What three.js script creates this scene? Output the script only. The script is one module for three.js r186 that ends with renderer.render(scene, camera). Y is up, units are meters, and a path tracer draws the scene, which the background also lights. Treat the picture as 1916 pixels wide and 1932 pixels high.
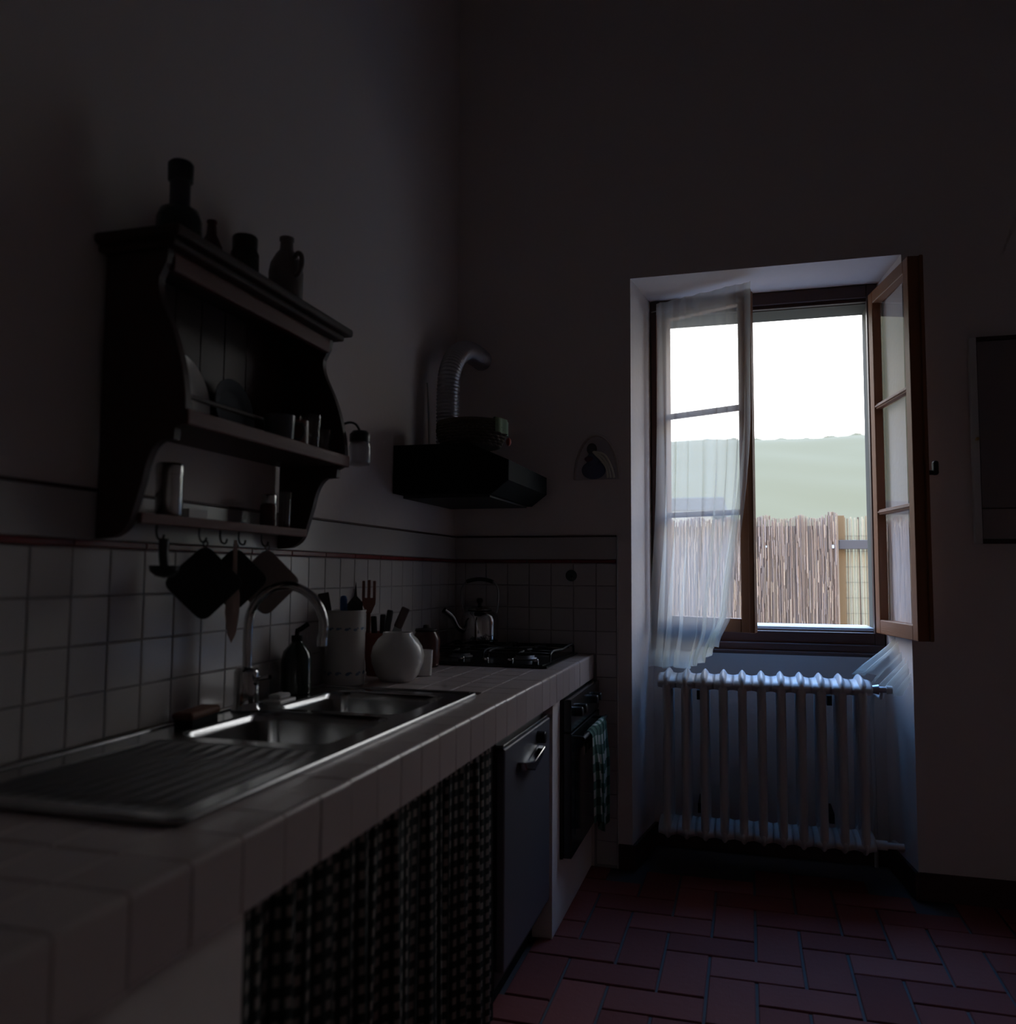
import * as THREE from 'three';
import { mergeGeometries, mergeVertices } from 'three/addons/utils/BufferGeometryUtils.js';
import { RoundedBoxGeometry } from 'three/addons/geometries/RoundedBoxGeometry.js';
import { ImprovedNoise } from 'three/addons/math/ImprovedNoise.js';

// ---------------------------------------------------------------- camera, sky, exposure
const scene = new THREE.Scene();
const FOCAL = 1582.34, FW = 1916, FH = 1932;               // focal length in pixels of the full frame
const camera = new THREE.PerspectiveCamera(2 * Math.atan(FH / 2 / FOCAL) * 180 / Math.PI, FW / FH, 0.05, 600);
{
  const yaw = 15.8587 * Math.PI / 180, pitch = 4.1925 * Math.PI / 180, roll = 0.3691 * Math.PI / 180;
  const fwd = new THREE.Vector3(-Math.sin(yaw) * Math.cos(pitch), Math.sin(pitch), -Math.cos(yaw) * Math.cos(pitch));
  const r0 = new THREE.Vector3(Math.cos(yaw), 0, -Math.sin(yaw)), u0 = r0.clone().cross(fwd);
  const right = r0.clone().multiplyScalar(Math.cos(roll)).addScaledVector(u0, Math.sin(roll));
  const up = u0.clone().multiplyScalar(Math.cos(roll)).addScaledVector(r0, -Math.sin(roll));
  camera.quaternion.setFromRotationMatrix(new THREE.Matrix4().makeBasis(right, up, fwd.clone().negate()));
  camera.position.set(1.2652, 1.2203, 3.5788);
  camera.focus = 3.75;
  camera.userData.fStop = 2.6;
}
const renderer = new THREE.WebGLRenderer();
renderer.toneMapping = THREE.LinearToneMapping;
renderer.toneMappingExposure = 1.0;
renderer.shadowMap.enabled = true;
{ // overcast sky: white near the horizon, bluer and brighter towards the zenith
  const w = 64, h = 128, d = new Float32Array(w * h * 4);
  for (let j = 0; j < h; j++) {
    const el = Math.max(0, ((j + 0.5) / h - 0.5) * Math.PI), s = Math.sin(el), t = THREE.MathUtils.smoothstep(s, 0.4, 0.85);
    const L = 2.65 * (1 + 1.9 * s);
    const c = [0.97 * (1 - t) + 0.22 * t, 0.97 * (1 - t) + 0.62 * t, 0.98 * (1 - t) + 1.42 * t];
    for (let i = 0; i < w; i++) { const o = (j * w + i) * 4; d[o] = c[0] * L; d[o + 1] = c[1] * L; d[o + 2] = c[2] * L; d[o + 3] = 1; }
  }
  const sky = new THREE.DataTexture(d, w, h, THREE.RGBAFormat, THREE.FloatType);
  sky.mapping = THREE.EquirectangularReflectionMapping; sky.magFilter = sky.minFilter = THREE.LinearFilter; sky.needsUpdate = true;
  scene.background = sky;
}

// ---------------------------------------------------------------- helpers
const PI = Math.PI, V = (x, y, z) => new THREE.Vector3(x, y, z), rad = (d) => d * PI / 180;
let seed = 20240611;
const rnd = () => { seed = (seed * 1664525 + 1013904223) >>> 0; return seed / 4294967296; };
const rr = (a, b) => a + (b - a) * rnd();
const lerp = THREE.MathUtils.lerp, sstep = THREE.MathUtils.smoothstep;
const noise = new ImprovedNoise();
const used = {};
function numbered(n) { const k = (used[n] = (used[n] ?? -1) + 1); return k ? n + '_' + String(k).padStart(3, '0') : n; }
function clean(g) {
  g = g.index ? g.toNonIndexed() : g.clone();
  for (const k of Object.keys(g.attributes)) if (!['position', 'normal', 'uv', 'color'].includes(k)) g.deleteAttribute(k);
  if (!g.attributes.normal) g.computeVertexNormals();
  if (!g.attributes.uv) g.setAttribute('uv', new THREE.BufferAttribute(new Float32Array(g.attributes.position.count * 2), 2));
  g.morphAttributes = {}; g.clearGroups();
  return g;
}
const merge = (gs) => { gs = [].concat(gs); return gs.length === 1 ? gs[0] : mergeGeometries(gs.map(clean)); };
function obj(name, geoms, mat, parent = scene) {
  const m = new THREE.Mesh(merge(geoms), mat);
  m.name = parent === scene ? numbered(name) : name; m.castShadow = m.receiveShadow = true; parent.add(m); return m;
}
function tag(o, label, category, group, kind) { Object.assign(o.userData, { label, category }); if (group) o.userData.group = group; if (kind) o.userData.kind = kind; return o; }
function thing(name, label, category, [x, y, z] = [0, 0, 0], turn = 0, group, kind) {
  const o = new THREE.Group(); o.name = numbered(name); scene.add(o); o.position.set(x, y, z); o.rotation.y = turn; return tag(o, label, category, group, kind);
}
function metreUV(g, sx, sy, sz) { // BoxGeometry faces: +x -x +y -y +z -z
  const uv = g.attributes.uv, S = [[sz, sy], [sz, sy], [sx, sz], [sx, sz], [sx, sy], [sx, sy]];
  for (let i = 0; i < uv.count; i++) { const s = S[Math.floor(i / 4)]; uv.setXY(i, uv.getX(i) * s[0], uv.getY(i) * s[1]); }
  return g;
}
const box = (sx, sy, sz, x = 0, y = 0, z = 0) => metreUV(new THREE.BoxGeometry(sx, sy, sz), sx, sy, sz).translate(x, y, z);
const bx = (x0, x1, y0, y1, z0, z1) => box(x1 - x0, y1 - y0, z1 - z0, (x0 + x1) / 2, (y0 + y1) / 2, (z0 + z1) / 2);
function rbx(x0, x1, y0, y1, z0, z1, r = 0.004) { return new RoundedBoxGeometry(x1 - x0, y1 - y0, z1 - z0, 2, r).translate((x0 + x1) / 2, (y0 + y1) / 2, (z0 + z1) / 2); }
const cyl = (r0, r1, h, n = 24, open = false) => new THREE.CylinderGeometry(r0, r1, h, n, 1, open);
const lathe = (p, n = 32) => new THREE.LatheGeometry(p.map(([r, y]) => new THREE.Vector2(r, y)), n);
const tube = (pts, r, n = 32, k = 10, closed = false) => new THREE.TubeGeometry(new THREE.CatmullRomCurve3(pts.map((p) => V(...p)), closed), n, r, k, closed);
const ball = (r, x, y, z, sx = 1, sy = 1, sz = 1, n = 20) => new THREE.SphereGeometry(r, n, Math.ceil(n * 0.7)).scale(sx, sy, sz).translate(x, y, z);
function prism(pts, axis, a, b, bevel = 0) { // polygon extruded along an axis: 'y' pts=(x,z), 'x' pts=(z,y), 'z' pts=(x,y)
  const s = new THREE.Shape(pts.map((p) => new THREE.Vector2(axis === 'y' ? p[0] : axis === 'x' ? -p[0] : p[0], axis === 'y' ? -p[1] : p[1])));
  const g = new THREE.ExtrudeGeometry(s, { depth: b - a - 2 * bevel, bevelEnabled: bevel > 0, bevelSize: bevel, bevelThickness: bevel, bevelOffset: -bevel, bevelSegments: 2, steps: 1, curveSegments: 12 });
  g.translate(0, 0, bevel);
  if (axis === 'y') g.rotateX(-PI / 2).translate(0, a, 0); else if (axis === 'x') g.rotateY(PI / 2).translate(a, 0, 0); else g.translate(0, 0, a);
  return g;
}
function grid(nu, nv, f, uv) { // surface from f(s, t) -> [x, y, z]
  const p = [], q = [], idx = [];
  for (let j = 0; j <= nv; j++) for (let i = 0; i <= nu; i++) { p.push(...f(i / nu, j / nv)); q.push(...(uv ? uv(i / nu, j / nv) : [i / nu, j / nv])); }
  for (let j = 0; j < nv; j++) for (let i = 0; i < nu; i++) { const a = j * (nu + 1) + i, b = a + 1, c = a + nu + 1, d = c + 1; idx.push(a, c, b, b, c, d); }
  const g = new THREE.BufferGeometry();
  g.setAttribute('position', new THREE.Float32BufferAttribute(p, 3)); g.setAttribute('uv', new THREE.Float32BufferAttribute(q, 2)); g.setIndex(idx); g.computeVertexNormals(); return g;
}
function roundRect(x0, x1, y0, y1, r, cls = THREE.Shape) {
  const s = new cls(); s.moveTo(x0 + r, y0); s.lineTo(x1 - r, y0); s.quadraticCurveTo(x1, y0, x1, y0 + r); s.lineTo(x1, y1 - r); s.quadraticCurveTo(x1, y1, x1 - r, y1);
  s.lineTo(x0 + r, y1); s.quadraticCurveTo(x0, y1, x0, y1 - r); s.lineTo(x0, y0 + r); s.quadraticCurveTo(x0, y0, x0 + r, y0); return s;
}
function tileGeo(w, h, t, b) { // one tile with eased edges, face towards +z, back at z = 0
  const x = w / 2, y = h / 2, P = [], N = [], ring = (k, z) => [[-x + k, -y + k, z], [x - k, -y + k, z], [x - k, y - k, z], [-x + k, y - k, z]];
  const r0 = ring(0, 0), r1 = ring(0, t - b), r2 = ring(b, t);
  const quad = (a, b2, c, d) => { for (const v of [a, b2, c, a, c, d]) P.push(...v); };
  for (let i = 0; i < 4; i++) { const j = (i + 1) % 4; quad(r0[i], r0[j], r1[j], r1[i]); quad(r1[i], r1[j], r2[j], r2[i]); }
  quad(...r2);
  const g = new THREE.BufferGeometry(); g.setAttribute('position', new THREE.Float32BufferAttribute(P, 3));
  const uv = []; for (let i = 0; i < P.length; i += 3) uv.push(P[i] + x, P[i + 1] + y);
  g.setAttribute('uv', new THREE.Float32BufferAttribute(uv, 2)); g.computeVertexNormals(); return g;
}

// ---------------------------------------------------------------- materials
function field(n, f) { // tiling grey data texture
  const d = new Uint8Array(n * n * 4);
  for (let j = 0; j < n; j++) for (let i = 0; i < n; i++) { const v = Math.max(0, Math.min(255, 255 * f(i / n, j / n))); const o = (j * n + i) * 4; d[o] = d[o + 1] = d[o + 2] = v; d[o + 3] = 255; }
  const t = new THREE.DataTexture(d, n, n, THREE.RGBAFormat); t.wrapS = t.wrapT = THREE.RepeatWrapping; t.magFilter = THREE.LinearFilter; t.minFilter = THREE.LinearMipmapLinearFilter; t.generateMipmaps = true; t.needsUpdate = true; return t;
}
const loop = (u, v, fu, fv, z) => noise.noise(Math.cos(u * 2 * PI) * fu, Math.sin(u * 2 * PI) * fu + 7.3, z + Math.cos(v * 2 * PI) * fv) * 0.6 + noise.noise(Math.sin(v * 2 * PI) * fv, Math.cos(u * 2 * PI) * fu, z + 3.1) * 0.6;
const plasterTex = field(256, (u, v) => 0.5 + 0.28 * loop(u, v, 2.2, 2.2, 1) + 0.16 * loop(u, v, 9, 9, 4) + 0.06 * loop(u, v, 30, 30, 9));
plasterTex.repeat.set(0.9, 0.9);
const grainTex = field(256, (u, v) => 0.5 + 0.3 * noise.noise(Math.cos(v * 2 * PI) * 8, Math.sin(v * 2 * PI) * 8, u * 2) + 0.2 * noise.noise(Math.cos(v * 2 * PI) * 26, Math.sin(v * 2 * PI) * 26, u * 4));
const clayTex = field(256, (u, v) => 0.5 + 0.3 * loop(u, v, 3, 3, 2) + 0.25 * loop(u, v, 12, 12, 6));
clayTex.repeat.set(3, 3);
const S = (r, g, b, rough = 0.8, extra = {}) => new THREE.MeshStandardMaterial({ color: new THREE.Color().setRGB(r, g, b), roughness: rough, ...extra });
const P = (r, g, b, rough = 0.8, extra = {}) => new THREE.MeshPhysicalMaterial({ color: new THREE.Color().setRGB(r, g, b), roughness: rough, ...extra });
const M = {
  plaster: S(0.80, 0.715, 0.69, 0.92, { bumpMap: plasterTex, bumpScale: 0.003 }),
  ceiling: S(0.62, 0.60, 0.58, 0.95),
  grout: S(0.36, 0.33, 0.33, 0.95),
  floorGrout: S(0.10, 0.095, 0.10, 0.9),
  skirting: S(0.07, 0.03, 0.025, 0.6),
  red: P(0.20, 0.025, 0.03, 0.25),
  wood: S(0.045, 0.019, 0.016, 0.5, { bumpMap: grainTex, bumpScale: 0.0008 }),
  woodEdge: S(0.14, 0.042, 0.037, 0.5, { bumpMap: grainTex, bumpScale: 0.0008 }),
  frame: S(0.06, 0.024, 0.018, 0.42, { bumpMap: grainTex, bumpScale: 0.0008 }),  // same wood as the sash, niche shade painted into the darker colour
  sash: S(0.26, 0.092, 0.032, 0.5, { bumpMap: grainTex, bumpScale: 0.0008 }),
  iron: S(0.02, 0.02, 0.02, 0.55),
  black: S(0.012, 0.013, 0.013, 0.35),
  matteBlack: P(0.007, 0.009, 0.009, 0.8, { specularIntensity: 0.25 }),
  enamelBlack: P(0.012, 0.014, 0.014, 0.18),
  steel: S(0.36, 0.36, 0.36, 0.2, { metalness: 1 }),
  steelSoft: S(0.33, 0.33, 0.33, 0.32, { metalness: 1 }),
  chrome: S(0.5, 0.5, 0.5, 0.08, { metalness: 1 }),
  alu: S(0.5, 0.5, 0.52, 0.38, { metalness: 1 }),
  brass: S(0.7, 0.5, 0.2, 0.3, { metalness: 1 }),
  white: P(0.72, 0.70, 0.68, 0.22),
  whiteMatte: S(0.7, 0.69, 0.67, 0.7),
  radiator: P(0.70, 0.66, 0.65, 0.4),
  panel: P(0.10, 0.10, 0.125, 0.4),
  marble: S(0.5, 0.5, 0.5, 0.5),
  clayPot: S(0.27, 0.075, 0.055, 0.75),
  jug: P(0.16, 0.13, 0.12, 0.45),
  darkGlass: P(0.02, 0.03, 0.025, 0.12),
  brownGlass: P(0.09, 0.035, 0.03, 0.2),
  paleWood: S(0.62, 0.46, 0.40, 0.7),
  brownWood: S(0.16, 0.065, 0.04, 0.7),
  cloth: S(0.030, 0.030, 0.030, 0.95),
  paleCloth: S(0.30, 0.24, 0.22, 0.95),
  tin: S(0.6, 0.6, 0.58, 0.25, { metalness: 1 }),
  blue: S(0.03, 0.10, 0.28, 0.5),
  glass: P(1, 1, 1, 0.0, { transmission: 1, thickness: 0, ior: 1.52 }),
  sheer: P(0.97, 0.97, 0.94, 0.5, { transmission: 0.87, thickness: 0, ior: 1.15, side: THREE.DoubleSide, specularIntensity: 0.2 }),
  cabinetDoor: S(0.26, 0.22, 0.22, 0.6), cabinetLow: S(0.34, 0.28, 0.27, 0.6),
  wicker: S(0.09, 0.065, 0.045, 0.9),
};
const wallTiles = [0, 1, 2, 3].map((i) => P(0.56 - i * 0.012, 0.525 - i * 0.012, 0.515 - i * 0.009, 0.16 + i * 0.02));
const topTiles = [0, 1, 2, 3].map((i) => P(0.60 - i * 0.018, 0.51 - i * 0.018, 0.49 - i * 0.016, 0.2 + i * 0.02));
const cottoTiles = [0, 1, 2, 3, 4].map((i) => P(0.30 - i * 0.026, 0.078 - i * 0.007, 0.062 - i * 0.005, 0.66 + i * 0.04, { specularIntensity: 0.4, bumpMap: clayTex, bumpScale: 0.0012 }));

// ---------------------------------------------------------------- the room
const HGT = 4.05, RX = 2.85, RZ = 4.5;
const JL = 0.795, JR = 1.878, JL2 = 0.848, JR2 = 1.829, HD = 2.505, HD2 = 2.5, FZ = -0.36, OZ = -0.53; // niche mouth, niche back, heads, frame plane, outer wall face
{
  const fl = tag(obj('floor', bx(-0.3, RX + 0.2, -0.2, -0.007, -0.53, RZ + 0.2), M.floorGrout), 'dark red terracotta brick floor laid in a herringbone', 'floor', null, 'structure');
  const U = 0.1425, ox = 1.135, oz = 0.71, G = 0.009, gH = tileGeo(2 * U - G, U - G, 0.016, 0.0025).rotateX(-PI / 2), gV = tileGeo(U - G, 2 * U - G, 0.016, 0.0025).rotateX(-PI / 2);
  const put = (g, x0, z0, w, d) => {
    const cx = x0 + w / 2, cz = z0 + d / 2;
    if (cx < 0.5 || cx > RX - 0.1 || cz < -0.13 || cz > 2.45) return;
    if (cz < 0.02 && (x0 < JL2 + 0.02 || x0 + w > JR2)) return;
    const m = obj('floor_tile', g, cottoTiles[Math.floor(rnd() * 5)], fl); m.position.set(cx, -0.016 + rr(-0.0012, 0.0008), cz); m.rotation.set(rr(-0.003, 0.003), rr(-0.006, 0.006), rr(-0.003, 0.003));
  };
  for (let a = -20; a <= 20; a++) for (let b = -12; b <= 12; b++) {
    const tx = a + 2 * b, tz = a - 2 * b;
    put(gH, ox + tx * U, oz + tz * U, 2 * U, U);
    put(gV, ox + tx * U, oz + (tz + 1) * U, U, 2 * U);
  }
  tag(obj('ceiling', bx(-0.3, RX + 0.2, HGT, HGT + 0.2, -0.53, RZ + 0.2), M.ceiling), 'plain plaster ceiling high above the kitchen', 'ceiling', null, 'structure');
  tag(obj('wall_right', bx(RX, RX + 0.2, 0, HGT, -0.53, RZ + 0.2), M.plaster), 'plain plaster wall across from the worktop', 'wall', null, 'structure');
  tag(obj('wall_rear', bx(-0.3, RX, 0, HGT, RZ, RZ + 0.2), M.plaster), 'plain plaster wall facing the window', 'wall', null, 'structure');
}
const wallLeft = tag(obj('wall_left', bx(-0.3, 0, 0, HGT, 0, RZ), M.plaster), 'plaster wall above the worktop with small square tiles below', 'wall', null, 'structure');
const wallBack = tag(obj('wall_back', [
  prism([[-0.3, 0], [JL, 0], [JL2, FZ], [JL2, OZ], [-0.3, OZ]], 'y', 0, HGT),
  prism([[JR, 0], [RX, 0], [RX, OZ], [JR2, OZ], [JR2, FZ]], 'y', 0, HGT),
  prism([[0, HD], [0, HGT], [OZ, HGT], [OZ, HD2], [FZ, HD2]], 'x', JL, JR),
  bx(JL2, JR2, 0, 0.872, OZ, FZ),
], M.plaster), 'plaster wall with a deep splayed window niche reaching the floor', 'wall', null, 'structure');
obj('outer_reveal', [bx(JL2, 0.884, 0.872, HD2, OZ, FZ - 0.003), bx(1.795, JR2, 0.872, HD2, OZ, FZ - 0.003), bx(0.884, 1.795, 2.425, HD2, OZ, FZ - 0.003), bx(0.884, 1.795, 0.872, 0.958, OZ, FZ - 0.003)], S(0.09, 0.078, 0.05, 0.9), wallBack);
// wall tiles: four rows of 10 cm squares, a thin dark red border, a plain band above
{
  const rows = [0.88, 0.9765, 1.073, 1.1695, 1.266].slice(0, 4), RH = 0.0965, top = 1.2825, gap = 0.003;
  obj('tile_bed', bx(0, 0.005, 0.88, 1.379, 0, 3.9), M.grout, wallLeft);
  const gA = tileGeo(0.1016 - gap, RH - gap, 0.0095, 0.0015).rotateY(PI / 2), gS = tileGeo(0.2032 - gap, 0.014, 0.012, 0.002).rotateY(PI / 2);
  for (let k = 0; k < 33; k++) {
    const z = 0.0585 + k * 0.1016;
    for (const y of rows) { const m = obj('wall_tile', gA, wallTiles[Math.floor(rnd() * 4)], wallLeft); m.position.set(0.0005, y + RH / 2, z); m.rotation.y = rr(-0.004, 0.004); m.rotation.z = rr(-0.003, 0.003); }
    if (k % 2 === 0) obj('border_tile', gS, M.red, wallLeft).position.set(0.0005, 1.2745, z + 0.0508);
  }
  obj('tile_bed', [bx(0.009, 0.733, 0.88, 1.379, 0, 0.005), bx(0.636, 0.733, 0, 0.88, 0, 0.005)], M.grout, wallBack);
  const gB = tileGeo(0.0985 - gap, RH - gap, 0.0095, 0.0015), gE = tileGeo(0.088 - gap, RH - gap, 0.0095, 0.0015), gT = tileGeo(0.197 - gap, 0.014, 0.012, 0.002), gC = tileGeo(0.0455 - gap, RH - gap, 0.0095, 0.0015);
  const put = (g, x, y) => { const m = obj('wall_tile', g, wallTiles[Math.floor(rnd() * 4)], wallBack); m.position.set(x, y + RH / 2, 0.0005); m.rotation.y = rr(-0.004, 0.004); m.rotation.x = rr(-0.003, 0.003); };
  for (const y of rows) {
    for (let k = 0; k < 6; k++) put(gB, 0.645 - 0.0985 * (k + 0.5), y);
    put(gE, 0.689, y); put(gC, 0.0315, y);
  }
  for (let y = 0.88 - RH; y > -0.02; y -= RH) put(gE, 0.689, y);
  obj('plain_band', rbx(0.0, 0.0095, top + 0.001, 1.379, 0.01, 3.4, 0.002), wallTiles[1], wallLeft); obj('plain_band', rbx(0.01, 0.733, top + 0.001, 1.379, 0.0, 0.0095, 0.002), wallTiles[1], wallBack);
  obj('edge_trim', rbx(0.7335, 0.7385, 0.0, 1.384, 0.0, 0.012, 0.002), M.whiteMatte, wallBack);
  obj('top_shadow_strip', rbx(0.01, 0.7335, 1.3795, 1.386, 0.0, 0.011, 0.002), M.skirting, wallBack);  // added dark strip paints the shadow line along the tile tops
  obj('top_shadow_strip', rbx(0.0, 0.011, 1.3795, 1.386, 0.01, 3.4, 0.002), M.skirting, wallLeft);  // same painted shadow line on the left wall
  for (const x of [0.634, 0.437, 0.240, 0.1085]) obj('border_tile', gT, M.red, wallBack).position.set(x, 1.2745, 0.0005);
}
tag(obj('baseboard_back', [bx(JR + 0.002, RX, 0, 0.1, 0, 0.013), bx(0.738, JL, 0, 0.1, 0, 0.013), bx(JL2, JR2, 0, 0.1, FZ, FZ + 0.013),
  prism([[JR, 0.013], [JR2, FZ], [JR2 - 0.013, FZ], [JR - 0.013, 0.013]], 'y', 0, 0.1), prism([[JL, 0.013], [JL + 0.013, 0.013], [JL2 + 0.013, FZ], [JL2, FZ]], 'y', 0, 0.1)], M.skirting),
  'low dark brown skirting along the window wall and niche', 'baseboard', null, 'structure');

// ---------------------------------------------------------------- window: fixed frame, two inward sashes, sheers, sill
{
  const w = thing('window_1', 'wooden window frame set in the niche with shade painted into its tone', 'window frame', [0, 0, 0], 0, null, 'structure');
  const F1 = FZ + 0.043;
  obj('jamb', rbx(JL2 + 0.001, 0.889, 0.872, HD2, FZ, F1), M.frame, w); obj('jamb', rbx(1.788, JR2 - 0.001, 0.872, HD2, FZ, F1), M.frame, w);
  obj('head', [rbx(0.889, 1.788, 2.442, HD2 - 0.001, FZ, F1), rbx(0.889, 1.788, 2.427, 2.443, FZ, F1 - 0.018, 0.002)], M.frame, w);
  obj('bottom_rail', [rbx(0.889, 1.788, 0.922, 0.976, FZ, F1 - 0.002), rbx(JL2 + 0.002, JR2 - 0.002, 0.874, 0.926, FZ, F1 + 0.015, 0.008), rbx(JL2 + 0.003, JR2 - 0.003, 0.875, 0.892, F1 + 0.014, F1 + 0.03, 0.006)], M.frame, w);
  tag(obj('window_ledge', [rbx(0.885, 1.794, 0.96, 0.994, -0.62, FZ - 0.004, 0.004), rbx(0.885, 1.794, 0.979, 0.986, FZ - 0.004, FZ + 0.003, 0.002)], M.marble), 'white stone ledge outside below the open window', 'ledge');
}
const SW = 0.458, SY0 = 0.979, SY1 = 2.44, TH = 0.044;
function makeSash(sg, label, pos, turn) {
  const o = thing('casement_window', label, 'window sash', pos, turn);
  const X = (a, b) => (sg > 0 ? [a, b] : [-b, -a]);
  const bar = (a, b, y0, y1, z0 = -TH / 2, z1 = TH / 2, r = 0.004) => rbx(...X(a, b), y0, y1, z0, z1, r);
  const st = 0.052;
  obj('stile', bar(0, st, SY0, SY1), M.sash, o); obj('stile', [bar(SW - st, SW, SY0, SY1), bar(SW - 0.012, SW + 0.012, SY0, SY1, TH / 2 - 0.004, TH / 2 + 0.010)], M.sash, o);
  obj('rail', bar(st, SW - st, SY1 - 0.052, SY1), M.sash, o); obj('rail', bar(st, SW - st, SY0, SY0 + 0.058), M.sash, o);
  const gy0 = SY0 + 0.058, gy1 = SY1 - 0.052, pitch = (gy1 - gy0) / 3;
  for (const k of [1, 2]) obj('muntin', [bar(st, SW - st, gy0 + k * pitch - 0.011, gy0 + k * pitch + 0.011, -0.016, 0.016, 0.003), bar(st, SW - st, gy0 + k * pitch - 0.004, gy0 + k * pitch + 0.004, -0.021, 0.021, 0.002)], M.sash, o);
  for (let k = 0; k < 3; k++) { const g = new THREE.PlaneGeometry(SW - 2 * st, pitch).translate(sg * SW / 2, gy0 + (k + 0.5) * pitch, -0.004); obj('pane', g, M.glass, o); }
  return o;
}
const LS = [0.886, 0, -0.294], LT = rad(-26), RS = [1.811, 0, -0.294], RT = rad(100.3);
makeSash(1, 'window sash standing ajar behind a hanging sheer curtain', LS, LT);
{
  const o = makeSash(-1, 'window sash swung wide open into the room with bare panes', RS, RT);
  // espagnolette rod and handle on the room side
  obj('lock_rod', [tube([[-SW + 0.028, 1.0, TH / 2 + 0.012], [-SW + 0.028, 2.39, TH / 2 + 0.012]], 0.005, 4, 8), rbx(-SW + 0.014, -SW + 0.042, 1.0, 1.06, TH / 2, TH / 2 + 0.016, 0.003), rbx(-SW + 0.014, -SW + 0.042, 1.2, 1.24, TH / 2, TH / 2 + 0.016, 0.003)], M.iron, o);
  obj('handle', [rbx(-SW + 0.012, -SW + 0.044, 1.55, 1.68, TH / 2, TH / 2 + 0.015, 0.004), cyl(0.009, 0.009, 0.04, 16).rotateX(PI / 2).translate(-SW + 0.028, 1.61, TH / 2 + 0.03), rbx(-SW + 0.014, -SW + 0.042, 1.60, 1.655, TH / 2 + 0.036, TH / 2 + 0.056, 0.009)], M.iron, o);
}
const toLocal = (pos, turn) => (u, y, w) => { const c = Math.cos(turn), s = Math.sin(turn); return [pos[0] + u * c + w * s, y, pos[2] - u * s + w * c]; };
{ // sheer on the ajar sash, hem pulled aside by the draught
  const L = toLocal(LS, LT), NU = 150, NV = 70;
  const t = thing('sheer_curtain', 'sheer white curtain hanging on the ajar sash, hem drifting sideways', 'curtain', [0, 0, 0]);
  const right = (v) => 0.488 - 0.012 * v - 0.075 * sstep(v, 0.35, 0.95) - 0.06 * sstep(v, 0.9, 1.0);
  const f = (s, v) => {
    const hem = lerp(0.812, 0.835, s) + 0.085 * sstep(s, 0.6, 1.0) + 0.006 * Math.sin(22 * s) , y = 2.455 - (2.455 - hem) * v;
    const ss = s + 0.018 * Math.sin(9 * s + 2.0 * v) ;
    const x0 = 0.03 - 0.02 * sstep(v, 0.5, 1), u = lerp(x0, right(v), ss) + (0.003 + 0.012 * sstep(v, 0.05, 0.8)) * Math.cos(2 * PI * (9.2 * s + 0.7 * Math.sin(5 * s + 1.3) - 0.25 * v));
    const a = 0.005 + 0.016 * sstep(v, 0.0, 0.9);
    const fold = a * (0.9 * Math.sin(2 * PI * (5.5 * s + 0.55 * Math.sin(4 * s) + 0.3 * v)) + 0.55 * Math.sin(2 * PI * (9.2 * s + 0.7 * Math.sin(5 * s + 1.3) - 0.25 * v)));
    return L(u, y, TH / 2 + 0.042 + fold + 0.04 * sstep(v, 0.6, 1) * (0.4 + 0.6 * s));
  };
  const panel = obj('curtain_panel', grid(NU, NV, f), M.sheer, t);
  obj('hem', grid(NU, 3, (s, v) => { const p = f(s, 0.955 + 0.045 * v), q = L(0, 0, 0.003), o0 = L(0, 0, 0); return [p[0] + q[0] - o0[0], p[1], p[2] + q[2] - o0[2]]; }), M.sheer, panel);
  obj('header', grid(NU, 4, (s, v) => { const p = f(s, 0.032 * v), q = L(0, 0, 0.003), o0 = L(0, 0, 0); return [p[0] + q[0] - o0[0], p[1], p[2] + q[2] - o0[2]]; }), M.sheer, panel);
  obj('curtain_wire', tube([L(-0.01, 2.43, TH / 2 + 0.02), L(0.468, 2.43, TH / 2 + 0.02)], 0.003, 2, 8), M.steelSoft, t);
}
{ // sheer on the open sash: hangs against its room side, free hem swept back under the sash
  const L = toLocal(RS, RT);
  const t = thing('sheer_curtain', 'sheer white curtain tail swept out below the wide open sash', 'curtain', [0, 0, 0]);
  const H0 = [1.66, 0.79, -0.24], H1 = [1.815, 0.785, -0.05];
  const f = (s, v) => {
    const y = 2.43 - (1.61 + 0.06 * sstep(s, 0.45, 0.7) + 0.012 * Math.sin(14 * s)) * v, a = 0.004 + 0.01 * sstep(v, 0.1, 1), fold = a * (Math.sin(2 * PI * (8 * s + 0.4 * Math.sin(4 * s))) + 0.6 * Math.sin(2 * PI * (15 * s + 0.2)));
    const p = L(-lerp(0.01, 0.30, s), y, TH / 2 + 0.03 + fold), k = sstep(v, 0.893, 1.03);
    const q = [lerp(H0[0], H1[0], s) + fold * 1.2, y, lerp(H0[2], H1[2], s) + fold];
    return [lerp(p[0], q[0], k), y, lerp(p[2], q[2], k)];
  };
  obj('curtain_panel', grid(110, 60, f), M.sheer, t);
  obj('curtain_wire', tube([L(-0.01, 2.42, TH / 2 + 0.012), L(-0.45, 2.42, TH / 2 + 0.012)], 0.003, 2, 8), M.steelSoft, t);
}

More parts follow.
